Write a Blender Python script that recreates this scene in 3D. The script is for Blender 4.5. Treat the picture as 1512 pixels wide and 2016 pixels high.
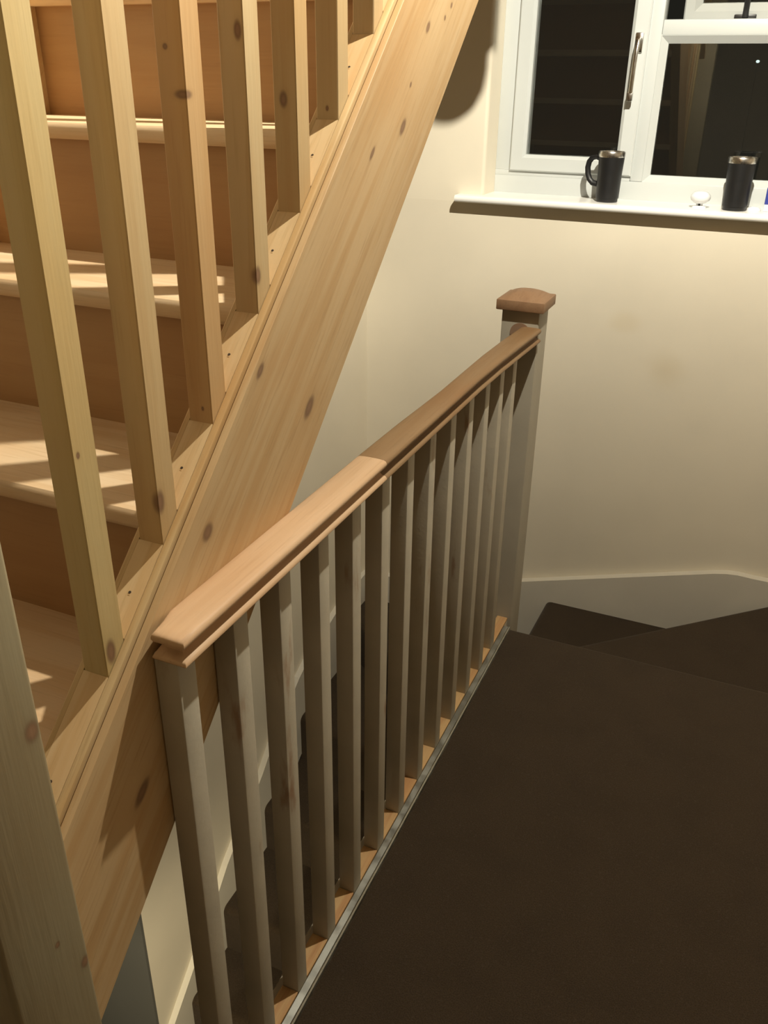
import bpy, bmesh, math, random
from mathutils import Vector, Matrix
random.seed(7)
for o in list(bpy.data.objects): bpy.data.objects.remove(o)
scene = bpy.context.scene
COL = scene.collection

# ------------------------------------------------------------------ camera, world, exposure
YAW, PITCH, ROLL, FPX = math.radians(23.2547), math.radians(26.5538), math.radians(-0.831), 1700.0
EYE = Vector((0, 0, 1.42))
fw = Vector((-math.sin(YAW)*math.cos(PITCH), math.cos(YAW)*math.cos(PITCH), -math.sin(PITCH)))
rt0 = Vector((math.cos(YAW), math.sin(YAW), 0)); dn0 = fw.cross(rt0)
rt = math.cos(ROLL)*rt0 + math.sin(ROLL)*dn0
dn = -math.sin(ROLL)*rt0 + math.cos(ROLL)*dn0
cam = bpy.data.cameras.new('camera'); camo = bpy.data.objects.new('camera', cam); COL.objects.link(camo)
M = Matrix((rt, -dn, -fw)).transposed().to_4x4(); M.translation = EYE
camo.matrix_world = M
cam.sensor_fit = 'VERTICAL'; cam.sensor_height = 36; cam.sensor_width = 27
cam.lens = FPX/2016*36; cam.clip_start = 0.02; cam.clip_end = 200
scene.camera = camo
w = bpy.data.worlds.new('night'); scene.world = w; w.use_nodes = True
bg = w.node_tree.nodes['Background']; bg.inputs[0].default_value = (0.013, 0.0125, 0.0095, 1); bg.inputs[1].default_value = 1.0
vs = scene.view_settings
vs.view_transform = 'Standard'; vs.look = 'None'; vs.gamma = 1; vs.use_curve_mapping = False; vs.exposure = 0.0
LAMP = Vector((-0.087, 1.467, 2.40)); LAMP_STRENGTH = 40; LAMP_WATTS = 265; LAMP_COLOR = (1.0, 0.94, 0.79)
LAMP_CURVE = [(90, 0.0), (82, 0.35), (70, 0.85), (58, 1.0), (47, 1.0), (38, 0.64), (30, 0.45), (18, 0.40), (0, 0.38)]   # (degrees from vertical, relative intensity)
HALL_LAMP = Vector((-0.72, 0.10, -0.36)); HALL_WATTS = 80

# ------------------------------------------------------------------ materials
def new_mat(name, rough=0.5, spec=0.5):
    m = bpy.data.materials.new(name); m.use_nodes = True
    nt = m.node_tree; b = nt.nodes['Principled BSDF']
    b.inputs['Roughness'].default_value = rough
    b.inputs['Specular IOR Level'].default_value = spec
    return m, nt, b
def N(nt, t, **kw):
    n = nt.nodes.new(t)
    for k, v in kw.items(): setattr(n, k, v)
    return n
def mixc(nt, fac, a, b, blend='MIX'):
    n = N(nt, 'ShaderNodeMix', data_type='RGBA', blend_type=blend)
    for sock, val in ((n.inputs[0], fac), (n.inputs[6], a), (n.inputs[7], b)):
        if isinstance(val, (tuple, float, int)):
            sock.default_value = val if not isinstance(val, tuple) or len(val) == 4 else (*val, 1)
        else: nt.links.new(val, sock)
    return n.outputs[2]
def maprange(nt, v, a, b, c=0.0, d=1.0, smooth=True):
    n = N(nt, 'ShaderNodeMapRange'); n.interpolation_type = 'SMOOTHSTEP' if smooth else 'LINEAR'
    nt.links.new(v, n.inputs[0])
    for i, x in enumerate((a, b, c, d)): n.inputs[i+1].default_value = x
    return n.outputs[0]
def ellipse(nt, vec, c, r, soft=0.35, jitter=None):
    """1 inside an ellipsoid at c with radii r, falling to 0 outside."""
    s = N(nt, 'ShaderNodeVectorMath', operation='SUBTRACT'); nt.links.new(vec, s.inputs[0]); s.inputs[1].default_value = c
    m = N(nt, 'ShaderNodeVectorMath', operation='MULTIPLY'); nt.links.new(s.outputs[0], m.inputs[0]); m.inputs[1].default_value = tuple(1/x for x in r)
    l = N(nt, 'ShaderNodeVectorMath', operation='LENGTH'); nt.links.new(m.outputs[0], l.inputs[0])
    out = l.outputs['Value']
    if jitter is not None:
        a = N(nt, 'ShaderNodeMath', operation='ADD'); nt.links.new(out, a.inputs[0]); nt.links.new(jitter, a.inputs[1]); out = a.outputs[0]
    return maprange(nt, out, 1.0, 1.0-soft), out

def wood(name, light, mid, axis=2, knots=(), rough=0.55, streak=1.0, knotcol=(0.175, 0.10, 0.055), spec=0.35):
    m, nt, b = new_mat(name, rough, spec)
    tc = N(nt, 'ShaderNodeTexCoord'); oi = N(nt, 'ShaderNodeObjectInfo')
    off = N(nt, 'ShaderNodeVectorMath', operation='SCALE'); off.inputs[0].default_value = (7.3, 3.1, 5.7); nt.links.new(oi.outputs['Random'], off.inputs['Scale'])
    add = N(nt, 'ShaderNodeVectorMath', operation='ADD'); nt.links.new(tc.outputs['Object'], add.inputs[0]); nt.links.new(off.outputs[0], add.inputs[1])
    sc = [26.0, 26.0, 26.0]; sc[axis] = 1.3
    mp = N(nt, 'ShaderNodeMapping'); mp.inputs['Scale'].default_value = sc; nt.links.new(add.outputs[0], mp.inputs[0])
    n1 = N(nt, 'ShaderNodeTexNoise'); n1.inputs['Scale'].default_value = 1.6; n1.inputs['Detail'].default_value = 3; n1.inputs['Distortion'].default_value = 0.6
    nt.links.new(mp.outputs[0], n1.inputs[0])
    n2 = N(nt, 'ShaderNodeTexNoise'); n2.inputs['Scale'].default_value = 9; n2.inputs['Detail'].default_value = 2
    nt.links.new(mp.outputs[0], n2.inputs[0])
    n3 = N(nt, 'ShaderNodeTexNoise'); n3.inputs['Scale'].default_value = 3.0; nt.links.new(add.outputs[0], n3.inputs[0])
    f1 = maprange(nt, n1.outputs[0], 0.40, 0.68, 0, 0.85*streak)
    c = mixc(nt, f1, light, mid)
    dark = tuple(x*0.80 for x in mid)
    c = mixc(nt, maprange(nt, n2.outputs[0], 0.52, 0.75, 0, 0.45*streak), c, dark)
    warm = (mid[0]*1.02, mid[1]*0.90, mid[2]*0.78)
    c = mixc(nt, maprange(nt, n3.outputs[0], 0.45, 0.7, 0, 0.4), c, warm)
    jit = maprange(nt, n3.outputs[0], 0, 1, -0.25, 0.25, False)
    for kc, kr in knots:
        halo, _ = ellipse(nt, tc.outputs['Object'], kc, tuple(x*1.7 for x in kr), 1.0, jit)
        hm = N(nt, 'ShaderNodeMath', operation='MULTIPLY'); nt.links.new(halo, hm.inputs[0]); hm.inputs[1].default_value = 0.30
        c = mixc(nt, hm.outputs[0], c, tuple(x*0.55 for x in warm))
        core, ln = ellipse(nt, tc.outputs['Object'], kc, kr, 0.6, jit)
        centre = mixc(nt, maprange(nt, ln, 0.15, 0.8), tuple(min(1, x*1.5) for x in knotcol), knotcol)
        c = mixc(nt, core, c, centre)
    nt.links.new(c, b.inputs['Base Color'])
    bp = N(nt, 'ShaderNodeBump'); bp.inputs['Strength'].default_value = 0.12; bp.inputs['Distance'].default_value = 0.002
    nt.links.new(n2.outputs[0], bp.inputs['Height']); nt.links.new(bp.outputs[0], b.inputs['Normal'])
    return m

def paint(name, col, rough=0.45, var=0.06, scale=4.0, patches=(), bump=0.03, wear=None, wearcol=None, spec=0.5):
    m, nt, b = new_mat(name, rough, spec)
    tc = N(nt, 'ShaderNodeTexCoord')
    n1 = N(nt, 'ShaderNodeTexNoise'); n1.inputs['Scale'].default_value = scale; n1.inputs['Detail'].default_value = 4
    nt.links.new(tc.outputs['Object'], n1.inputs[0])
    c = mixc(nt, maprange(nt, n1.outputs[0], 0.3, 0.7), tuple(x*(1-var) for x in col), tuple(min(1, x*(1+var)) for x in col))
    jit = maprange(nt, n1.outputs[0], 0, 1, -0.9, 0.9, False)
    for pc, pr, pcol, amt in patches:
        e, _ = ellipse(nt, tc.outputs['Object'], pc, pr, 0.9, jit)
        mm = N(nt, 'ShaderNodeMath', operation='MULTIPLY'); nt.links.new(e, mm.inputs[0]); mm.inputs[1].default_value = amt
        c = mixc(nt, mm.outputs[0], c, pcol)
    if wear is not None:
        n4 = N(nt, 'ShaderNodeTexNoise'); n4.inputs['Scale'].default_value = 22; n4.inputs['Detail'].default_value = 5
        oi = N(nt, 'ShaderNodeObjectInfo'); mp = N(nt, 'ShaderNodeMapping'); mp.inputs['Scale'].default_value = (1, 1, 0.25)
        ad = N(nt, 'ShaderNodeVectorMath', operation='ADD'); nt.links.new(tc.outputs['Object'], ad.inputs[0]); nt.links.new(oi.outputs['Random'], ad.inputs[1])
        nt.links.new(ad.outputs[0], mp.inputs[0]); nt.links.new(mp.outputs[0], n4.inputs[0])
        c = mixc(nt, maprange(nt, n4.outputs[0], wear, wear+0.12), c, wearcol)
    nt.links.new(c, b.inputs['Base Color'])
    if bump:
        n2 = N(nt, 'ShaderNodeTexNoise'); n2.inputs['Scale'].default_value = 140; n2.inputs['Detail'].default_value = 2
        nt.links.new(tc.outputs['Object'], n2.inputs[0])
        bp = N(nt, 'ShaderNodeBump'); bp.inputs['Strength'].default_value = bump; bp.inputs['Distance'].default_value = 0.004
        nt.links.new(n2.outputs[0], bp.inputs['Height']); nt.links.new(bp.outputs[0], b.inputs['Normal'])
    return m

def carpet_mat():
    m, nt, b = new_mat('brown_carpet', 0.95, 0.1)
    tc = N(nt, 'ShaderNodeTexCoord')
    n1 = N(nt, 'ShaderNodeTexNoise'); n1.inputs['Scale'].default_value = 420; n1.inputs['Detail'].default_value = 4; n1.inputs['Roughness'].default_value = 0.75
    n2 = N(nt, 'ShaderNodeTexNoise'); n2.inputs['Scale'].default_value = 9; n2.inputs['Detail'].default_value = 4
    n3 = N(nt, 'ShaderNodeTexNoise'); n3.inputs['Scale'].default_value = 150; n3.inputs['Detail'].default_value = 2
    for n in (n1, n2, n3): nt.links.new(tc.outputs['Object'], n.inputs[0])
    c = mixc(nt, maprange(nt, n1.outputs[0], 0.35, 0.7), (0.0302, 0.0202, 0.0112), (0.0594, 0.0403, 0.0235))
    c = mixc(nt, maprange(nt, n2.outputs[0], 0.35, 0.75, 0, 0.2), c, (0.017, 0.011, 0.0065))
    c = mixc(nt, maprange(nt, n3.outputs[0], 0.58, 0.72, 0, 0.6), c, (0.056, 0.040, 0.026))
    nt.links.new(c, b.inputs['Base Color'])
    b.inputs['Sheen Weight'].default_value = 0.08; b.inputs['Sheen Roughness'].default_value = 0.5
    bp = N(nt, 'ShaderNodeBump'); bp.inputs['Strength'].default_value = 0.5; bp.inputs['Distance'].default_value = 0.003
    nt.links.new(n1.outputs[0], bp.inputs['Height']); nt.links.new(bp.outputs[0], b.inputs['Normal'])
    return m

def metal(name, col, rough=0.3, scratch=False):
    m, nt, b = new_mat(name, rough); b.inputs['Metallic'].default_value = 1
    tc = N(nt, 'ShaderNodeTexCoord'); n = N(nt, 'ShaderNodeTexNoise'); n.inputs['Scale'].default_value = 30; n.inputs['Detail'].default_value = 3
    nt.links.new(tc.outputs['Object'], n.inputs[0])
    nt.links.new(mixc(nt, n.outputs[0], tuple(x*0.75 for x in col), col), b.inputs['Base Color'])
    nt.links.new(maprange(nt, n.outputs[0], 0.3, 0.7, rough*0.8, rough*1.3), b.inputs['Roughness'])
    return m

PINE_L, PINE_M = (0.80, 0.60, 0.335), (0.70, 0.455, 0.215)
MAT = {}
MAT['wall'] = paint('cream_wall_paint', (0.73, 0.665, 0.535), 0.55, 0.035, 2.2,
    patches=(((-0.246, 2.93, 0.567), (0.10, 0.5, 0.10), (0.66, 0.57, 0.41), 0.6), ((-0.40, 2.93, 0.71), (0.07, 0.5, 0.045), (0.67, 0.58, 0.42), 0.5)))
MAT['ceil'] = paint('white_ceiling_paint', (0.80, 0.77, 0.70), 0.8)
MAT['white_wood'] = paint('white_gloss_woodwork', (0.64, 0.60, 0.51), 0.3, 0.03, 6, bump=0.015)
MAT['sill'] = paint('white_sill_paint', (0.84, 0.83, 0.80), 0.25, 0.02, 6, bump=0.01)
MAT['upvc'] = paint('white_upvc', (0.55, 0.575, 0.565), 0.28, 0.015, 3, bump=0)
MAT['upvc_shaded'] = paint('shaded_white_upvc', (0.40, 0.415, 0.40), 0.35, 0.03, 3, bump=0)  # same white plastic, shade on the fanlight sash put into a darker colour
MAT['carpet'] = carpet_mat()
MAT['grey_wood'] = paint('stripped_grey_primer_on_wood', (0.455, 0.405, 0.315), 0.6, 0.07, 9, bump=0.08, wear=0.63, wearcol=(0.30, 0.19, 0.115))
MAT['newel_paint'] = paint('sanded_offwhite_newel', (0.356, 0.319, 0.250), 0.55, 0.05, 7, bump=0.05, wear=0.74, wearcol=(0.289, 0.212, 0.144))
MAT['bare_patch'] = wood('bare_wood_patch', (0.30, 0.19, 0.12), (0.24, 0.14, 0.085), 0)
MAT['oak'] = wood('newel_cap_wood', (0.322, 0.193, 0.108), (0.280, 0.161, 0.087), 1)
MAT['rail_near'] = wood('sanded_handrail_wood', (0.575, 0.390, 0.238), (0.515, 0.330, 0.185), 1, streak=0.8,
    knots=())
MAT['rail_far'] = wood('orange_handrail_wood', (0.255, 0.158, 0.077), (0.228, 0.130, 0.058), 1, streak=0.8)
MAT['fillet'] = wood('orange_spacer_wood', (0.520, 0.338, 0.156), (0.442, 0.234, 0.098), 1)
MAT['pine_y'] = wood('pine_along_rail', (0.60, 0.43, 0.225), (0.53, 0.34, 0.15), 1)
MAT['pine_spacer'] = wood('pine_spacer_pale', (0.682, 0.495, 0.275), (0.616, 0.407, 0.198), 1)
MAT['tread'] = wood('pine_tread', (0.690, 0.529, 0.345), (0.621, 0.437, 0.253), 0)
MAT['riser'] = wood('plywood_riser', (0.40, 0.235, 0.105), (0.35, 0.19, 0.08), 0, streak=0.5)
MAT['steel'] = metal('brushed_steel', (0.72, 0.70, 0.66), 0.25)
MAT['strip'] = metal('zinc_edging', (0.42, 0.42, 0.38), 0.42)
MAT['chrome'] = metal('chrome', (0.78, 0.76, 0.70), 0.18)
MAT['black'] = paint('black_powder_coat', (0.008, 0.008, 0.0085), 0.45, 0.1, 10, bump=0.02)
MAT['blackpl'] = paint('black_plastic', (0.012, 0.012, 0.012), 0.35, 0.1, 10, bump=0)
MAT['porcelain'] = paint('white_porcelain', (0.80, 0.81, 0.82), 0.08, 0.02, 5, bump=0)
MAT['blue'] = paint('blue_card', (0.03, 0.045, 0.26), 0.4, 0.05, 8, bump=0)
MAT['card'] = paint('pale_card', (0.62, 0.63, 0.68), 0.5, 0.03, 8, bump=0)
MAT['mark'] = paint('grey_print', (0.06, 0.06, 0.06), 0.5, 0.02, 8, bump=0)
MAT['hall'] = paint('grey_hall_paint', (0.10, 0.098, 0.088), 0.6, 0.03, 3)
MAT['room'] = paint('taupe_room_paint', (0.42, 0.35, 0.26), 0.7, 0.03, 3)
MAT['rubber'] = paint('dark_gasket', (0.02, 0.02, 0.02), 0.7, 0.02, 8, bump=0)
gm, gnt, gb = new_mat('window_glass', 0.0); gb.inputs['Transmission Weight'].default_value = 1; gb.inputs['IOR'].default_value = 1.5
gb.inputs['Base Color'].default_value = (0.93, 0.95, 0.93, 1); MAT['glass'] = gm
em, ent, eb = new_mat('lit_bulb', 0.4); eb.inputs['Base Color'].default_value = (0.9, 0.9, 0.85, 1)
eb.inputs['Emission Color'].default_value = (*LAMP_COLOR, 1); eb.inputs['Emission Strength'].default_value = LAMP_STRENGTH; MAT['bulb'] = em

# ------------------------------------------------------------------ mesh helpers
def box(bm, lo, hi, bev=0.0, seg=1):
    lo, hi = [min(a, b) for a, b in zip(lo, hi)], [max(a, b) for a, b in zip(lo, hi)]
    r = bmesh.ops.create_cube(bm, size=1.0)
    for v in r['verts']:
        for i in range(3): v.co[i] = lo[i] + (v.co[i]+0.5)*(hi[i]-lo[i])
    if bev:
        es = list({e for v in r['verts'] for e in v.link_edges})
        bmesh.ops.bevel(bm, geom=es, offset=bev, segments=seg, profile=0.5, affect='EDGES')
    return bm
def prism(bm, pts, axis, a, b, bev=0.0, seg=1):
    """polygon pts in the two other axes (in axis order), extruded along axis from a to b"""
    def mk(p, h):
        c = [0, 0, 0]; o = [i for i in range(3) if i != axis]
        c[o[0]], c[o[1]] = p; c[axis] = h; return bm.verts.new(c)
    va, vb = [mk(p, a) for p in pts], [mk(p, b) for p in pts]
    fs = [bm.faces.new(va), bm.faces.new(vb)]
    n = len(pts)
    for i in range(n): fs.append(bm.faces.new((va[i], va[(i+1) % n], vb[(i+1) % n], vb[i])))
    bmesh.ops.recalc_face_normals(bm, faces=fs)
    if bev:
        es = list({e for f in fs for e in f.edges})
        bmesh.ops.bevel(bm, geom=es, offset=bev, segments=seg, profile=0.5, affect='EDGES')
    return bm
def lathe(bm, prof, seg=40, c=(0, 0, 0)):
    rings = []
    for r, z in prof:
        if r < 1e-6: rings.append([bm.verts.new((c[0], c[1], c[2]+z))])
        else: rings.append([bm.verts.new((c[0]+r*math.cos(2*math.pi*i/seg), c[1]+r*math.sin(2*math.pi*i/seg), c[2]+z)) for i in range(seg)])
    fs = []
    for A, B in zip(rings, rings[1:]):
        for i in range(seg):
            j = (i+1) % seg
            if len(A) == 1 and len(B) == 1: continue
            if len(A) == 1: fs.append(bm.faces.new((A[0], B[j], B[i])))
            elif len(B) == 1: fs.append(bm.faces.new((A[i], A[j], B[0])))
            else: fs.append(bm.faces.new((A[i], A[j], B[j], B[i])))
    bmesh.ops.recalc_face_normals(bm, faces=fs)
    return bm
def tube(bm, pts, r, seg=12, ry=None):
    pts = [Vector(p) for p in pts]; rings = []
    for i, p in enumerate(pts):
        t = (pts[min(i+1, len(pts)-1)] - pts[max(i-1, 0)]).normalized()
        a = t.orthogonal().normalized() if i == 0 else (rings[-1][1] - t*rings[-1][1].dot(t)).normalized()
        b = t.cross(a)
        rings.append(([bm.verts.new(p + a*r*math.cos(2*math.pi*k/seg) + b*(ry or r)*math.sin(2*math.pi*k/seg)) for k in range(seg)], a))
    fs = [bm.faces.new(rings[0][0]), bm.faces.new(rings[-1][0])]
    for (A, _), (B, _) in zip(rings, rings[1:]):
        for i in range(seg): fs.append(bm.faces.new((A[i], A[(i+1) % seg], B[(i+1) % seg], B[i])))
    bmesh.ops.recalc_face_normals(bm, faces=fs)
    return bm
def BM(): return bmesh.new()
def obj(name, bm, mat, parent=None, loc=None, rot=None, smooth=False, label=None):
    """bm holds vertices in the object's own frame; loc is the world position of that frame"""
    me = bpy.data.meshes.new(name); bm.to_mesh(me); bm.free()
    return obj_me(name, me, mat, parent, loc, rot, smooth, label)
def wpos(p):
    v = Vector((0, 0, 0))
    while p is not None: v = v + p.location; p = p.parent
    return v
def obj_me(name, me, mat, parent=None, loc=None, rot=None, smooth=False, label=None):
    if mat is not None and not me.materials: me.materials.append(MAT[mat] if isinstance(mat, str) else mat)
    if smooth:
        me.polygons.foreach_set('use_smooth', [True]*len(me.polygons))
        me.set_sharp_from_angle(angle=math.radians(38))
    o = bpy.data.objects.new(name, me); COL.objects.link(o)
    L = Vector(loc) if loc is not None else Vector((0, 0, 0))
    if parent is not None:
        o.parent = parent; L = L - wpos(parent)
    o.location = L
    if rot: o.rotation_euler = rot
    if label: o['label'] = label
    return o
def thing(name, label, cat, loc, group=None):
    o = bpy.data.objects.new(name, None); COL.objects.link(o); o.location = loc
    o.empty_display_size = 0.1
    o['label'] = label; o['category'] = cat
    if group: o['group'] = group
    return o
def struct(o, label, cat):
    o['kind'] = 'structure'; o['label'] = label; o['category'] = cat; return o
# ------------------------------------------------------------------ main dimensions (metres)
XW = -1.34            # left wall face
YF = 2.93             # far wall face
XR, YB = 2.20, -2.4   # right wall, wall behind
XS = -0.485           # landing edge beside the stairwell
YE = 2.078            # landing edge above the winders
HALL = -2.6; CEIL = 2.45; LOFT = 4.4

# ------------------------------------------------------------------ setting
bm = BM()             # landing slab with carpet: L-shape round the stairwell
prism(bm, [(XS, 0.36), (XS, YE), (XR, YE), (XR, YB), (XW, YB), (XW, 0.36)], 2, -0.24, 0.0)
es = [e for e in bm.edges if all(abs(v.co.z) < 1e-6 and abs(v.co.y-YE) < 1e-6 for v in e.verts)]
bmesh.ops.bevel(bm, geom=es, offset=0.018, segments=4, profile=0.5, affect='EDGES')
struct(obj('floor', bm, 'carpet', smooth=True), 'dark brown carpeted landing floor beside the balustrade', 'floor')

# left wall: full height upstairs, lower storey only beyond the outer corner
bm = BM()
box(bm, (XW-0.12, YB, -0.30), (XW, YF, LOFT)); box(bm, (XW-0.12, 1.335, HALL), (XW, YF, -0.30))
struct(obj('wall_left', bm, 'wall'), 'cream painted wall beside the carpeted lower stairs', 'wall')
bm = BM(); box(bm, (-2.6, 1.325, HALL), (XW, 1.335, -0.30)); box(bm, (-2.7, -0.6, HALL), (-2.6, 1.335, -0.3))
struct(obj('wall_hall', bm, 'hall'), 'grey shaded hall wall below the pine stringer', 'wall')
bm = BM(); box(bm, (-2.6, -0.6, HALL-0.1), (XR, YF, HALL))
struct(obj('floor_hall', bm, 'carpet'), 'hall floor at the foot of the lower stairs', 'floor')
bm = BM(); box(bm, (-0.53, 0.36, HALL), (-0.49, 2.05, -0.24))
struct(obj('wall_stairwell', bm, 'wall'), 'cream wall under the landing edge along the stairwell', 'wall')

# far wall with the window opening
WX0, WX1, WZ0, WZ1 = -0.915, 0.40, 1.057, 2.06
bm = BM()
box(bm, (XW-0.12, YF, HALL), (XR+0.1, YF+0.20, WZ0)); box(bm, (XW-0.12, YF, WZ1), (XR+0.1, YF+0.20, LOFT))
box(bm, (XW-0.12, YF, WZ0), (WX0, YF+0.20, WZ1)); box(bm, (WX1, YF, WZ0), (XR+0.1, YF+0.20, WZ1))
bmesh.ops.remove_doubles(bm, verts=bm.verts, dist=1e-5)
es = [e for e in bm.edges if all(abs(v.co.y-YF) < 1e-6 and abs(v.co.x-WX0) < 1e-6 and WZ0-1e-4 < v.co.z < WZ1+1e-4 for v in e.verts)]
bmesh.ops.bevel(bm, geom=es, offset=0.012, segments=4, profile=0.5, affect='EDGES')
struct(obj('wall_far', bm, 'wall', smooth=True), 'cream painted wall with the window above the winder stairs', 'wall')
bm = BM(); box(bm, (XR, YB, HALL), (XR+0.1, YF, LOFT)); struct(obj('wall_right', bm, 'room'), 'taupe painted side wall of the landing', 'wall')
bm = BM(); box(bm, (XW-0.12, YB-0.1, -0.3), (XR+0.1, YB, LOFT)); struct(obj('wall_back', bm, 'room'), 'taupe painted wall at the back of the landing', 'wall')
bm = BM(); box(bm, (-0.44, YB, CEIL), (XR, YF, CEIL+0.2)); box(bm, (XW-0.1, YB, LOFT), (XR+0.1, YF+0.1, LOFT+0.1)); box(bm, (XW-0.1, YB, CEIL), (-0.44, 0.2, CEIL+0.2))
struct(obj('ceiling', bm, 'ceil'), 'white ceiling above the landing', 'ceiling')

# skirting boards: thin boards with a shaped top line, following the stairs
def skirting(name, pts, low, axis_const, horizontal, label):
    """pts: (s, z) top line; s runs along the wall; board 18 mm thick"""
    bm = BM(); top = pts; poly = [(s, z) for s, z in top] + [(s, z-low) for s, z in reversed(top)]
    if horizontal: prism(bm, poly, 1, YF-0.030, YF)
    else: prism(bm, poly, 0, XW, XW+0.022)
    o = obj(name, bm, 'white_wood', smooth=False)
    struct(o, label, 'skirting board'); return o
far_top = [(XW+0.018, -0.462), (-1.05, -0.450), (-0.85, -0.398), (-0.65, -0.338), (-0.30, -0.232), (0.03, -0.132), (0.075, -0.122), (0.11, -0.119), (0.16, -0.121), (XR, -0.128)]
skirting('baseboard_far', far_top, 0.34, 0, True, 'white skirting board rising along the wall under the window')
left_top = [(1.335, -1.425), (1.377, -1.377), (1.546, -1.218), (1.741, -1.013), (1.994, -0.821), (2.093, -0.725), (2.286, -0.592), (2.369, -0.552), (2.571, -0.495), (2.656, -0.474), (2.867, -0.455), (YF, -0.462)]
skirting('baseboard_left', left_top, 0.36, 0, False, 'white skirting board following the lower stairs down the cream wall')

# zinc strip along the landing edge
bm = BM()
prof = [(XS-0.0195, -0.012), (XS-0.0195, 0.0075), (XS-0.018, 0.0095), (XS-0.006, 0.0085), (XS-0.003, 0.0105), (XS-0.0005, 0.0085), (XS+0.001, -0.012)]
prism(bm, [(x, z) for x, z in prof], 1, 0.415, YE-0.012)
struct(obj('trim_1', bm, 'strip', smooth=True), 'silver metal edging strip between carpet and balustrade foot', 'edging strip')

# ------------------------------------------------------------------ window
win = bpy.data.objects.new('window_1', None); COL.objects.link(win); win.location = (-0.26, 3.05, 1.08)
struct(win, 'white plastic framed window at night with mugs on its sill', 'window')
FY = 3.05            # inner face of the outer frame
def bars(name, rects, y0, y1, mat='upvc', bev=0.004, parent=win):
    bm = BM()
    for x0, x1, z0, z1 in rects: box(bm, (x0, y0, z0), (x1, y1, z1), bev, 2)
    return obj(name, bm, mat, parent, smooth=True)
GX0 = -0.403         # left side of the right-hand light
fr = bars('outer_frame', [(WX0, -0.862, 1.155, 2.0), (WX0, WX1, 1.070, 1.138), (WX0, -0.463, 1.138, 1.155), (WX0, WX1, 2.0, WZ1), (0.34, WX1, 1.155, 2.0)], FY, FY+0.07, bev=0.001)
bars('mullion', [(-0.463, -0.424, 1.138, 2.0)], FY, FY+0.07)
bars('transom', [(-0.424, 0.34, 1.552, 1.594)], FY, FY+0.07)
# opening casement on the left: four mitred members, proud of the frame
def frame_loop(name, x0, x1, z0, z1, wd, y_out, y_in, bead, mat='upvc', parent=win, tilt=None):
    """rectangular ring with a sloping glazing bead towards the pane; mitred corners"""
    bm = BM()
    prof = [(0.0, y_in), (0.0, y_out+0.004), (0.004, y_out), (wd-bead, y_out), (wd, y_out+bead*0.9), (wd, y_in)]
    rings = []
    for d, y in prof:
        rings.append([bm.verts.new(c) for c in ((x0+d, y, z0+d), (x1-d, y, z0+d), (x1-d, y, z1-d), (x0+d, y, z1-d))])
    n = len(rings); fs = []
    for i in range(n):
        A, B = rings[i], rings[(i+1) % n]
        for k in range(4): fs.append(bm.faces.new((A[k], A[(k+1) % 4], B[(k+1) % 4], B[k])))
    bmesh.ops.recalc_face_normals(bm, faces=fs)
    return obj(name, bm, mat, parent)
cas = frame_loop('casement_sash', -0.864, -0.461, 1.153, 2.004, 0.052, FY-0.012, FY+0.045, 0.010)
bm = BM(); box(bm, (-0.813, FY+0.012, 1.204), (-0.512, FY+0.018, 1.953)); obj('pane', bm, 'glass', cas)
frame_loop('fixed_bead', -0.428, 0.360, 1.134, 1.556, 0.025, FY+0.001, FY+0.04, 0.021)
bm = BM(); box(bm, (-0.404, FY+0.020, 1.158), (0.336, FY+0.026, 1.534)); obj('pane', bm, 'glass', win)
# top-hung fanlight, standing a little open outwards at the bottom
a = math.radians(7.5)
me_s = frame_loop('fanlight_sash', -0.378, 0.330, -0.405, 0.0, 0.050, -0.022, 0.030, 0.020, mat='upvc_shaded', parent=None)
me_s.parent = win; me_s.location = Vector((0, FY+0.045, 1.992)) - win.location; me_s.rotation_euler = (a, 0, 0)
bm = BM(); box(bm, (-0.332, 0.004, -0.36), (0.284, 0.010, -0.045)); p = obj('pane', bm, 'glass'); p.parent = me_s
bm = BM(); box(bm, (-0.232, -0.034, -0.400), (-0.170, -0.022, -0.383), 0.003, 2); tube(bm, [(-0.200, -0.030, -0.388), (-0.200, -0.046, -0.384), (-0.200, -0.050, -0.370), (-0.199, -0.048, -0.28)], 0.0085, 10)
p = obj('fanlight_handle', bm, 'blackpl', smooth=True, label='black handle'); p.parent = me_s
# casement handle
bm = BM(); box(bm, (-0.4985, FY-0.020, 1.505), (-0.4735, FY-0.012, 1.560), 0.004, 2)
hd = obj('window_handle', bm, 'chrome', win, smooth=True, label='chrome casement handle')
bm = BM(); tube(bm, [(-0.486, FY-0.016, 1.540), (-0.486, FY-0.038, 1.536), (-0.487, FY-0.046, 1.515), (-0.488, FY-0.046, 1.46), (-0.489, FY-0.044, 1.395)], 0.0085, 12, 0.006)
obj('lever', bm, 'chrome', hd, smooth=True)
bm = BM(); box(bm, (-0.498, FY-0.049, 1.372), (-0.480, FY-0.036, 1.398), 0.003, 2); obj('lever_tip', bm, 'steel', hd, smooth=True)
# sill board with a rounded front edge, running past the reveal on the left
bm = BM()
prism(bm, [(-1.0, 2.880), (XR-0.005, 2.880), (XR-0.005, YF), (WX1, YF), (WX1, FY+0.01), (WX0, FY+0.01), (WX0, YF), (-1.0, YF)], 2, 1.060, 1.082)
es = [e for e in bm.edges if all(abs(v.co.y-2.880) < 1e-6 for v in e.verts) and abs(e.verts[0].co.x-e.verts[1].co.x) > 0.5]
bmesh.ops.bevel(bm, geom=es, offset=0.010, segments=4, profile=0.5, affect='EDGES')
obj('window_sill', bm, 'sill', win, smooth=True)

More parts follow.
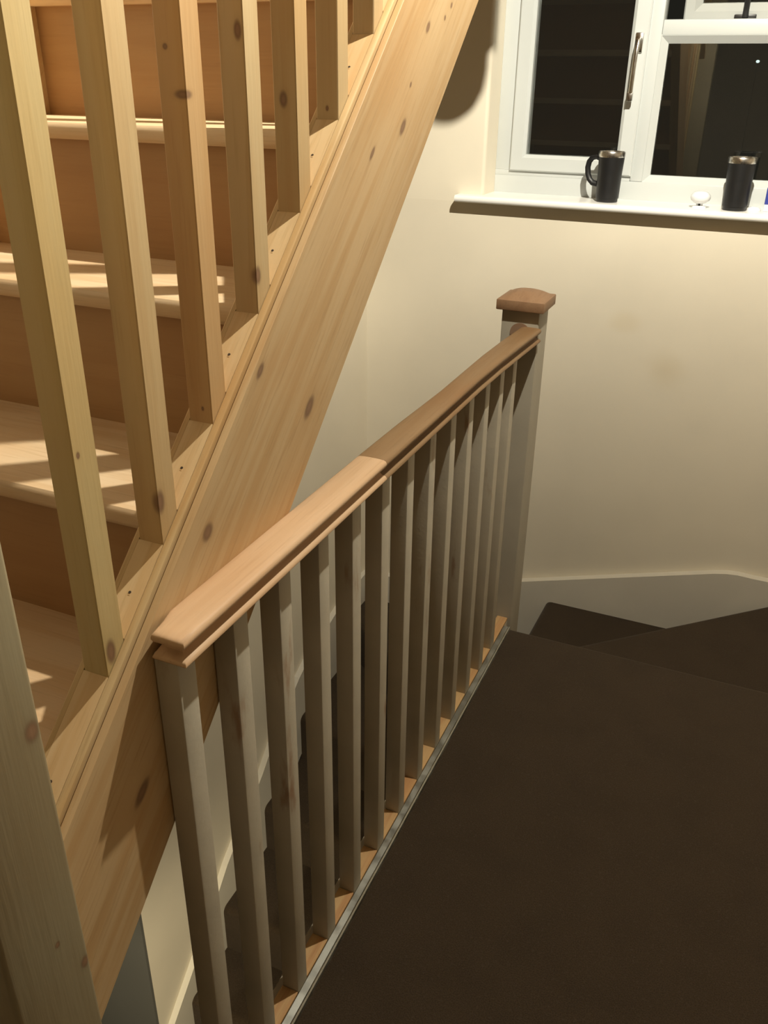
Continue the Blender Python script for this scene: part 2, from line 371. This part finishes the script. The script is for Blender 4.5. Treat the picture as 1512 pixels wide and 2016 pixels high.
# ------------------------------------------------------------------ carpeted lower stairs
cs = thing('carpeted_staircase', 'brown carpeted winder stairs dropping from the landing round the newel post', 'staircase', (-0.3, 2.5, HALL))
NW = (-0.590, -0.494, 2.106, 2.200)      # landing newel footprint x0 x1 y0 y1
steps = [(-0.200, [(-0.494, 2.078), (XR-0.003, 2.078), (XR-0.003, 2.912), (0.252, 2.912), (-0.494, 2.216)], [(3, 4)]),
         (-0.400, [(-0.494, 2.190), (0.275, 2.912), (-0.548, 2.912), (-0.566, 2.202)], [(2, 3)]),
         (-0.588, [(-0.545, 2.202), (-0.530, 2.912), (XW+0.018, 2.912), (XW+0.018, 2.74), (-0.592, 2.19)], [(3, 4)]),
         (-0.778, [(-0.592, 2.205), (XW+0.018, 2.76), (XW+0.018, 2.282), (-0.592, 2.13)], [(2, 3)]),
         (-0.978, [(-0.536, 2.104), (-0.592, 2.15), (XW+0.018, 2.302), (XW+0.018, 1.993), (-0.536, 1.925)], [(3, 4)]),
         (-1.178, [(-0.536, 1.945), (XW+0.018, 2.013), (XW+0.018, 1.695), (-0.536, 1.695)], [(2, 3)])]
z, y = -1.38, 1.695
while z > HALL+0.1:
    steps.append((z, [(-0.536, y+0.02), (XW+0.018, y+0.02), (XW+0.018, y-0.22), (-0.536, y-0.22)], [(2, 3)])); z -= 0.202; y -= 0.22
for zt, poly, noses in steps:
    bm = BM(); prism(bm, poly, 2, zt-0.235, zt)
    es = []
    for i, j in noses:
        for e in bm.edges:
            if all(abs(v.co.z-zt) < 1e-6 for v in e.verts) and {tuple(round(c, 4) for c in v.co[:2]) for v in e.verts} == {tuple(round(c, 4) for c in poly[i]), tuple(round(c, 4) for c in poly[j])}: es.append(e)
    bmesh.ops.bevel(bm, geom=es, offset=0.022, segments=4, profile=0.5, affect='EDGES')
    obj('step', bm, 'carpet', cs, smooth=True)

# ------------------------------------------------------------------ landing balustrade
lb = thing('landing_balustrade', 'old landing balustrade with grey square balusters, bare handrail and capped newel post', 'balustrade', (-0.52, 1.3, 0))
BX0, BX1 = -0.536, -0.504
bm = BM(); box(bm, (-0.549, 0.415, -0.06), (-0.5046, NW[2], 0.004), 0.002)
base = obj('base_rail', bm, 'grey_wood', lb, smooth=True)
by = [0.612 + 0.11*k for k in range(13)]
by = [y+d for y, d in zip(by, (0, 0, -.002, 0, .001, .004, .004, .003, .006, .007, .008, .008, .003))]
fil_me = {}
ends = [0.416] + [y+0.032 for y in by]
for a0, a1 in zip(ends, by + [NW[2]]):
    bm = BM(); box(bm, (BX0, 0, 0.004), (BX1-0.001, a1-a0, 0.012), 0.001)
    obj('spacer', bm, 'fillet', base, loc=(0, a0, 0))
for k, y in enumerate(by):
    bm = BM(); box(bm, (-0.016, -0.016, 0.004), (0.016, 0.016, 0.857), 0.0025, 2)
    o = obj('baluster', bm, 'grey_wood', lb, loc=((BX0+BX1)/2, y+0.016, 0), smooth=True)
# handrail: moulded profile with a returned (mitred) near end; two jointed lengths
half = [(0.0, .8545), (.019, .8545), (.0248, .8555), (.0272, .8585), (.0272, .8605), (.0250, .8635), (.0190, .8652), (.0150, .8682), (.0148, .8735), (.0185, .8770), (.0250, .8790), (.0268, .8825), (.0266, .8855), (.0248, .8885), (.0210, .8902), (.0120, .8909), (0.0, .8912)]
def rail(name, stations, mat, returned, loc):
    bm = BM(); prof = half + [(-x, z) for x, z in reversed(half[1:-1])]
    rings = []
    for si, (y, lscale, dz) in enumerate(stations):
        ring = []
        for x, z in prof:
            ins = (0.0272-abs(x)) if (returned and si == 0) else 0.0
            ring.append(bm.verts.new((x*(lscale if x < 0 else 1.0), y+ins, z+dz)))
        rings.append(ring)
    n = len(prof); fs = []; hn = len(half)
    for R_ in (rings[0], rings[-1]):
        for i in range(hn-1):
            q = []
            for v in (R_[i], R_[i+1], R_[(n-(i+1)) % n], R_[(n-i) % n]):
                if v not in q: q.append(v)
            fs.append(bm.faces.new(q))
    for A, B in zip(rings, rings[1:]):
        for i in range(n): fs.append(bm.faces.new((A[i], A[(i+1) % n], B[(i+1) % n], B[i])))
    bmesh.ops.recalc_face_normals(bm, faces=fs)
    return obj(name, bm, mat, lb, loc=loc, smooth=True)
RC = (-0.5125, 0, 0)
rail('handrail', [(0.603, .60, 0), (0.632, .78, 0), (0.652, 1, 0), (0.9, 1, 0), (1.1395, .96, 0)], 'rail_near', True, RC)['label'] = 'pale sanded length of handrail'
rail('handrail', [(1.140, .96, 0), (1.30, .90, 0), (1.40, .78, 0), (1.50, .68, 0), (1.62, .70, 0), (1.78, .88, -.004), (1.95, 1, -.011), (NW[2], 1, -.018)], 'rail_far', False, RC)['label'] = 'darker orange length of handrail'
# newel with cap
bm = BM(); box(bm, (-0.048, -0.047, -0.80), (0.048, 0.047, 0.912), 0.003, 2)
nc = ((NW[0]+NW[1])/2, (NW[2]+NW[3])/2, 0)
nw = obj('newel_post', bm, 'newel_paint', lb, loc=nc, smooth=True)
bm = BM()
cw = 0.061
box(bm, (-cw, -cw, 0.912), (cw, cw, 0.938), 0.0025, 2)
gn = 10; grid = [[bm.verts.new((-cw+0.002+(2*cw-0.004)*i/gn, -cw+0.002+(2*cw-0.004)*j/gn, 0.937+0.019*(1-abs(2*i/gn-1)**2.6)*(1-abs(2*j/gn-1)**2.6))) for j in range(gn+1)] for i in range(gn+1)]
for i in range(gn):
    for j in range(gn): bm.faces.new((grid[i][j], grid[i+1][j], grid[i+1][j+1], grid[i][j+1]))
obj('newel_cap', bm, 'oak', nw, loc=nc, smooth=True, label='domed bare wood newel cap')
bm = BM()   # bare half-round mark where an older rail was fixed
ro = 0.0255
pts = [(0.002+ro*math.cos(t), 0.857+0.024*math.sin(t)) for t in [math.pi*i/18 for i in range(19)]] + [(0.002-ro, 0.850), (0.002+ro, 0.850)]
prism(bm, pts, 1, -0.0482, -0.0465)
obj('bare_wood_mark', bm, 'bare_patch', nw, loc=nc, label='half-round patch of bare wood above the handrail')

# ------------------------------------------------------------------ new pine staircase
ps = thing('pine_staircase', 'new unpainted pine staircase with square balusters climbing above the stairwell', 'staircase', (-0.95, 0.4, 0))
TH = math.atan(0.93); CT, ST = math.cos(TH), math.sin(TH)
O = Vector((0, 0.566, 0.848))                   # origin on the rail top: local y runs up the slope, z is the slope normal
def U(y): return (y-O.y)/CT
U0, U1 = U(0.400), U(2.115)
ROTS = (TH, 0, 0)
kn = lambda u, n, ru=0.02, rn=0.011: ((-0.537, u, n), (0.02, ru, rn))
MAT['stringer'] = wood('pine_stringer', (0.555, 0.390, 0.212), (0.485, 0.305, 0.140), 1, knots=[kn(.424, -.160, .024, .012), kn(.885, -.126, .020, .009), kn(1.043, -.090, .014, .007), kn(.190, -.040, .016, .012), kn(-.105, -.113, .024, .011), kn(.784, -.073, .016, .005), kn(.394, -.016, .015, .007), kn(.943, -.103, .007, .004), kn(1.14, -.132, .007, .004), kn(1.107, -.127, .006, .004), kn(-.30, -.03, .014, .006)], rough=0.45)
bm = BM()
prism(bm, [(-0.537, -0.2117), (-0.537, -0.0055), (-0.5374, -0.0042), (-0.5386, -0.0034), (-0.5462, -0.0030), (-0.5470, -0.0042), (-0.5470, -0.0265), (-0.577, -0.0265), (-0.577, -0.2117)], 1, U0, U1)
for v in bm.verts:                              # plumb cuts against the two newels
    v.co.y = U0 + v.co.z*ST/CT if v.co.y < 0 else U1 + v.co.z*ST/CT
obj('stringer', bm, MAT['stringer'], ps, loc=O, rot=ROTS, smooth=True)
bm = BM()
prism(bm, [(-0.5497, -0.026), (-0.5497, -0.0045), (-0.5506, -0.0012), (-0.5530, 0.0), (-0.5590, 0.0), (-0.5594, -0.009), (-0.5926, -0.009), (-0.5930, 0.0), (-0.5990, 0.0), (-0.6020, -0.003), (-0.6020, -0.026)], 1, U0, U1)
br = obj('base_rail', bm, 'pine_y', ps, loc=O, rot=ROTS, smooth=True)
PB = [0.566 + 0.1127*k for k in range(14)]
knb = lambda dx, dy, z, r=0.009: ((dx, dy, z), (r, r, r*1.5))
pk = {0: [((.016, .010, .875), (.012, .009, .019)), knb(.016, .007, 1.101, .0035)], 1: [((.015, .004, 1.004), (.010, .010, .019))],
      2: [((.012, .002, 1.405), (.013, .012, .006)), ((-.004, .0, 1.447), (.004, .01, .004)), knb(.004, 0, 1.075, .0025)], 3: [((.009, .0, 1.466), (.006, .010, .012)), ((.016, .004, 1.208), (.01, .009, .014))],
      4: [((-.002, .0, 1.398), (.0070, .010, .012))], 5: [knb(.0, .0, 1.386, .003)], 6: [], }
lights = [(0.533, 0.406, 0.197), (0.546, 0.394, 0.206), (0.546, 0.358, 0.175), (0.546, 0.406, 0.222), (0.533, 0.381, 0.197), (0.546, 0.411, 0.228), (0.553, 0.418, 0.239)]
mids = [(0.507, 0.364, 0.159), (0.492, 0.327, 0.153), (0.485, 0.282, 0.113), (0.492, 0.333, 0.159), (0.480, 0.310, 0.138), (0.499, 0.345, 0.164), (0.513, 0.358, 0.181)]
HB = 0.845            # handrail height above the rail, measured vertically
for k, y in enumerate(PB):
    mm = wood('pine_baluster', lights[k % 7], mids[k % 7], 2, knots=[((c[0], c[1], c[2]-(O.z+0.93*(y-O.y))), r) for c, r in pk.get(k, [])], streak=0.6)
    bm = BM(); prism(bm, [(0, -0.008), (0.032, 0.032*0.93-0.008), (0.032, HB+0.032*0.93), (0, HB)], 0, -0.016, 0.016, 0.0012)
    obj('baluster', bm, mm, ps, loc=(-0.576, y, O.z+0.93*(y-O.y)), smooth=True)
sp = [0.412] + [y+0.032 for y in PB]
for a0, a1 in zip(sp, PB + [2.10]):
    bm = BM(); L = (a1-a0)/CT
    # ends follow the vertical baluster sides
    s = 0.009*ST/CT
    prism(bm, [(0.0, 0.0003), (L, 0.0003), (L-s, -0.0088), (-s, -0.0088)], 0, -0.5925, -0.5596)
    box(bm, (-0.5775, L*0.42, 0.0000), (-0.5745, L*0.42+0.003, 0.0006))
    o = obj('spacer', bm, 'pine_spacer', br, smooth=False)
    o.parent = br; o.location = (0, U(a0), 0)
# nail heads on the spacers
nm = paint('dark_nail_hole', (0.05, 0.03, 0.015), 0.7, 0.02, 8, bump=0); 
for a0, a1 in zip(sp, PB + [2.10]):
    bm = BM(); lathe(bm, [(0.0, 0.0009), (0.0016, 0.0009), (0.0018, 0.0003)], 10)
    o = obj('nail_head', bm, nm); o.parent = br; o.location = (-0.576, U(a0)+(a1-a0)/CT*0.45, 0)
bm = BM()
prism(bm, [(-0.5460, -0.0), (-0.5460, 0.022), (-0.5530, 0.045), (-0.5760, 0.052), (-0.5990, 0.045), (-0.6060, 0.022), (-0.6060, 0.0)], 1, U0, U1)
obj('handrail', bm, 'pine_y', ps, loc=O+Vector((0, 0, HB)), rot=ROTS, smooth=True)
# treads and risers
G, RZ = 0.22, 0.2046
XI = -0.572
for k in range(-4, 6):
    ny, tz = 0.743+G*k, 0.944+RZ*k
    bm = BM()
    prof = [(ny+0.006, tz), (ny+0.0015, tz-0.004), (ny, tz-0.010), (ny, tz-0.016), (ny+0.0015, tz-0.021), (ny+0.006, tz-0.025), (ny+G+0.034, tz-0.025), (ny+G+0.034, tz)]
    prism(bm, [(a0-ny, b0-tz) for a0, b0 in prof], 0, XW+0.014, XI)
    obj('tread', bm, 'tread', ps, loc=(0, ny, tz), smooth=True)
    bm = BM(); zb = tz-RZ if k > -4 else 0.0
    box(bm, (XW+0.014, 0, zb-tz), (XI, 0.012, -0.025))
    obj('riser', bm, 'riser', ps, loc=(0, ny+0.022, tz))
bm = BM(); prism(bm, [(U(0.0), -0.24), (U(0.0), 0.0), (U1, 0.0), (U1, -0.24)], 0, XW, XW+0.014)
obj('wall_stringer', bm, 'pine_y', ps, loc=O, rot=ROTS)
# quarter landing at the head of the flight
bm = BM(); box(bm, (XW, 2.063, 2.146), (-0.585, YF, 2.171), 0.002); box(bm, (XW, 2.085, 1.992), (-0.585, 2.097, 2.146)); box(bm, (-0.577, 2.207, 2.02), (-0.545, YF, 2.22))
obj('quarter_landing', bm, 'tread', ps)
# newel posts
MAT['newel_pine'] = wood('pine_newel', (0.288, 0.241, 0.148), (0.252, 0.198, 0.112), 2, knots=[((0.045, 0.034, 0.929), (.02, .011, .015)), ((0.045, 0.038, 0.634), (.02, .007, .010)), ((0.045, 0.012, 0.69), (.01, .004, .005))], streak=0.7)
bm = BM(); box(bm, (-0.045, -0.045, 0.0), (0.045, 0.045, 1.86), 0.005, 3)
n1 = obj('newel_post', bm, MAT['newel_pine'], ps, loc=(-0.535, 0.367, 0), smooth=True, label='pine newel post at the foot of the flight')
bm = BM(); box(bm, (-0.055, -0.055, 1.86), (0.055, 0.055, 1.885), 0.008, 3); obj('newel_cap', bm, 'oak', n1, loc=(-0.535, 0.367, 0), smooth=True)
bm = BM(); box(bm, (-0.045, -0.045, 1.965), (0.045, 0.045, 3.3), 0.003, 2)
n2 = obj('newel_post', bm, 'tread', ps, loc=(-0.535, 2.160, 0), smooth=True, label='hanging newel at the head of the flight')
bm = BM(); lathe(bm, [(0.0, 1.885), (0.018, 1.889), (0.032, 1.899), (0.041, 1.916), (0.0445, 1.94), (0.0445, 1.966)], 28)
obj('newel_drop', bm, 'tread', n2, loc=(-0.535, 2.160, 0), smooth=True)

# ------------------------------------------------------------------ ceiling lamp (above the frame; lights the landing)
pl = thing('ceiling_lamp', 'lit flush ceiling lamp with steel plate and frosted lens over the landing', 'lamp', (LAMP.x, LAMP.y, CEIL))
bm = BM(); lathe(bm, [(0, CEIL-0.020), (0.060, CEIL-0.020), (0.068, CEIL-0.014), (0.070, CEIL)], 36); obj('mounting_plate', bm, 'steel', pl, loc=(LAMP.x, LAMP.y, 0), smooth=True)
bm = BM(); lathe(bm, [(0.0, CEIL-0.024), (0.03, CEIL-0.0235), (0.034, CEIL-0.020)], 32); obj('lens', bm, 'bulb', pl, loc=(LAMP.x, LAMP.y, 0), smooth=True)
# photometric curve of the fitting: strongest at about 50 degrees off the vertical, weak straight down, nothing upwards
ld = bpy.data.lights.new('ceiling_lamp_light', 'POINT'); ld.shadow_soft_size = 0.013; ld.energy = LAMP_WATTS; ld.color = LAMP_COLOR
ld.use_nodes = True; nt = ld.node_tree; en = nt.nodes['Emission']
tc = N(nt, 'ShaderNodeTexCoord'); sx = N(nt, 'ShaderNodeSeparateXYZ'); nt.links.new(tc.outputs['Normal'], sx.inputs[0])
mr = maprange(nt, sx.outputs['Z'], -1.0, 0.0, 1.0, 0.0, False)          # cosine of the angle from straight down
cr = N(nt, 'ShaderNodeValToRGB'); nt.links.new(mr, cr.inputs[0])
els = cr.color_ramp.elements
for k, (ang, val) in enumerate(LAMP_CURVE):
    e = els[k] if k < 2 else els.new(0.5)
for e, (ang, val) in zip(els, sorted(LAMP_CURVE, key=lambda t: -t[0])):
    e.position = max(0.0, math.cos(math.radians(ang))); e.color = (val, val, val, 1)
nt.links.new(cr.outputs['Color'], en.inputs['Strength'])
lo = bpy.data.objects.new('ceiling_lamp_light', ld); COL.objects.link(lo); lo.parent = pl; lo.location = LAMP - pl.location

hl = thing('hall_ceiling_lamp', 'lit globe lamp under the landing, above the hall stairs', 'lamp', (HALL_LAMP.x, HALL_LAMP.y, -0.24))
bm = BM(); lathe(bm, [(0, -0.262), (0.045, -0.261), (0.05, -0.255), (0.05, -0.24)], 28); obj('mounting_plate', bm, 'steel', hl, loc=(HALL_LAMP.x, HALL_LAMP.y, 0), smooth=True)
bm = BM(); tube(bm, [(0, 0, -0.26), (0, 0, HALL_LAMP.z+0.028)], 0.010, 10); obj('lamp_holder', bm, 'porcelain', hl, loc=(HALL_LAMP.x, HALL_LAMP.y, 0), smooth=True)
em2 = em.copy(); em2.name = 'lit_hall_bulb'; em2.node_tree.nodes['Principled BSDF'].inputs['Emission Strength'].default_value = 30
bm = BM(); bmesh.ops.create_icosphere(bm, subdivisions=2, radius=0.028); obj('bulb', bm, em2, hl, loc=HALL_LAMP, smooth=True)
ld = bpy.data.lights.new('hall_lamp_light', 'SPOT'); ld.spot_size = math.radians(172); ld.spot_blend = 0.35; ld.shadow_soft_size = 0.03; ld.energy = HALL_WATTS; ld.color = (1.0, 0.86, 0.58)
lo = bpy.data.objects.new('hall_lamp_light', ld); COL.objects.link(lo); lo.parent = hl; lo.location = Vector((HALL_LAMP.x, HALL_LAMP.y, HALL_LAMP.z-0.062)) - hl.location

# ------------------------------------------------------------------ things on the sill
ZS = 1.0822
def mug(loc, rz, label):
    t = thing('travel_mug', label, 'mug', loc, 'black travel mugs on the sill'); t.rotation_euler = (0, 0, rz)
    def part(name, bm, mat, **k):
        o = obj(name, bm, mat, smooth=True, **k); o.parent = t; return o
    bm = BM(); lathe(bm, [(0, 0.0), (0.0315, 0.0), (0.0335, 0.002), (0.0400, 0.134), (0.0385, 0.134), (0.036, 0.012), (0, 0.010)], 48); b_ = part('body', bm, 'black')
    bm = BM(); lathe(bm, [(0.0385, 0.132), (0.0402, 0.1325), (0.0412, 0.136), (0.0412, 0.146), (0.0400, 0.149), (0.0375, 0.149), (0.0365, 0.132)], 48); part('rim', bm, 'steel', label='bright steel rim')
    bm = BM(); lathe(bm, [(0, 0.138), (0.0365, 0.138), (0.0368, 0.141), (0.0, 0.142)], 40); part('lid', bm, 'blackpl')
    bm = BM(); pts = [(-0.037, 0, 0.125), (-0.050, 0, 0.130), (-0.064, 0, 0.127), (-0.073, 0, 0.115), (-0.076, 0, 0.098), (-0.073, 0, 0.078), (-0.066, 0, 0.063), (-0.055, 0, 0.053), (-0.034, 0, 0.050)]
    tube(bm, pts, 0.0055, 10, 0.009); part('handle', bm, 'black')
    bm = BM()
    for zz, span in ((0.021, 0.30), (0.015, 0.22)):
        for i in range(7):
            an = -math.pi/2 + math.radians(-8) - rz + (i-3)*span/7
            r = 0.0338+0.0065*zz/0.134+0.0004
            for s0 in (0,):
                c = Vector((r*math.cos(an), r*math.sin(an), zz)); tdir = Vector((-math.sin(an), math.cos(an), 0))
                v = [bm.verts.new(c + tdir*dx + Vector((0, 0, dz))) for dx, dz in ((-0.0007, -0.0014), (0.0007, -0.0014), (0.0007, 0.0014), (-0.0007, 0.0014))]
                bm.faces.new(v)
    part('logo_mark', bm, 'mark')
    return t
mug((-0.513, 2.962, ZS), math.radians(-12), 'black travel mug with a steel rim, its loop handle facing the pine stairs')
mug((-0.127, 2.948, ZS), math.radians(-82), 'black travel mug with a steel rim, its handle turned to the glass')
def knob(loc, label, tilt):
    t = thing('doorknob', label, 'knob', loc, 'white door knobs on the sill'); 
    def part(name, bm, mat): o = obj(name, bm, mat, smooth=True); o.parent = t; return o
    bm = BM(); lathe(bm, [(0, 0.050), (0.012, 0.049), (0.022, 0.045), (0.029, 0.037), (0.030, 0.030), (0.027, 0.022), (0.018, 0.016), (0.010, 0.013), (0.009, 0.006)], 32); part('grip', bm, 'porcelain')
    bm = BM(); lathe(bm, [(0, 0.008), (0.012, 0.0075), (0.019, 0.005), (0.022, 0.0)], 28); part('collar', bm, 'porcelain')
    bm = BM(); lathe(bm, [(0.0, 0.0135), (0.0035, 0.013), (0.0035, 0.006)], 10, (0, -0.0085, 0)); part('grub_screw', bm, 'blackpl')
    t.scale = (tilt, tilt, tilt); return t
knob((-0.228, 2.945, ZS), 'white porcelain door knob standing between the two mugs', 1.0)
bm = BM(); lathe(bm, [(0, 0.012), (0.010, 0.0115), (0.017, 0.009), (0.021, 0.004), (0.021, 0.0), (0, 0)], 28)
o = obj('door_knob_rose', bm, 'porcelain', loc=(-0.072, 2.962, ZS), smooth=True); o['label'] = 'small white porcelain rose lying beside the mug near the blue carton'; o['category'] = 'knob rose'
ct = thing('carton', 'small blue and pale carton on the sill by the black mug', 'carton', (0.012, 2.975, ZS))
bm = BM(); box(bm, (-0.045, 2.955, ZS), (0.07, 2.995, ZS+0.020), 0.001); obj('pale_base', bm, 'card', ct)
bm = BM(); box(bm, (-0.045, 2.955, ZS+0.020), (0.07, 2.995, ZS+0.066), 0.001); obj('blue_sleeve', bm, 'blue', ct)

# distant street light seen through the right-hand pane
dirv = (fw + rt*((1492-756)/FPX) + dn*((121-1008)/FPX)); sp_ = EYE + dirv*(38/dirv.y)
sl = thing('street_lamp', 'tiny distant street lamp shining in the dark beyond the right-hand pane', 'street lamp', (sp_.x, sp_.y, sp_.z-4.6))
em3 = em.copy(); em3.name = 'street_lamp_glow'; em3.node_tree.nodes['Principled BSDF'].inputs['Emission Strength'].default_value = 1.2; em3.node_tree.nodes['Principled BSDF'].inputs['Emission Color'].default_value = (0.8, 1, 0.95, 1)
bm = BM(); lathe(bm, [(0, -0.05), (0.05, -0.035), (0.065, 0.0), (0.05, 0.035), (0, 0.05)], 12); obj('lamp_glass', bm, em3, sl, loc=sp_, smooth=True)
bm = BM(); lathe(bm, [(0.010, 0), (0.004, 0.2), (0.002, 4.55), (0.0, 4.55)], 10); obj('lamp_post', bm, 'blackpl', sl, loc=(sp_.x, sp_.y, sp_.z-4.6), smooth=True)
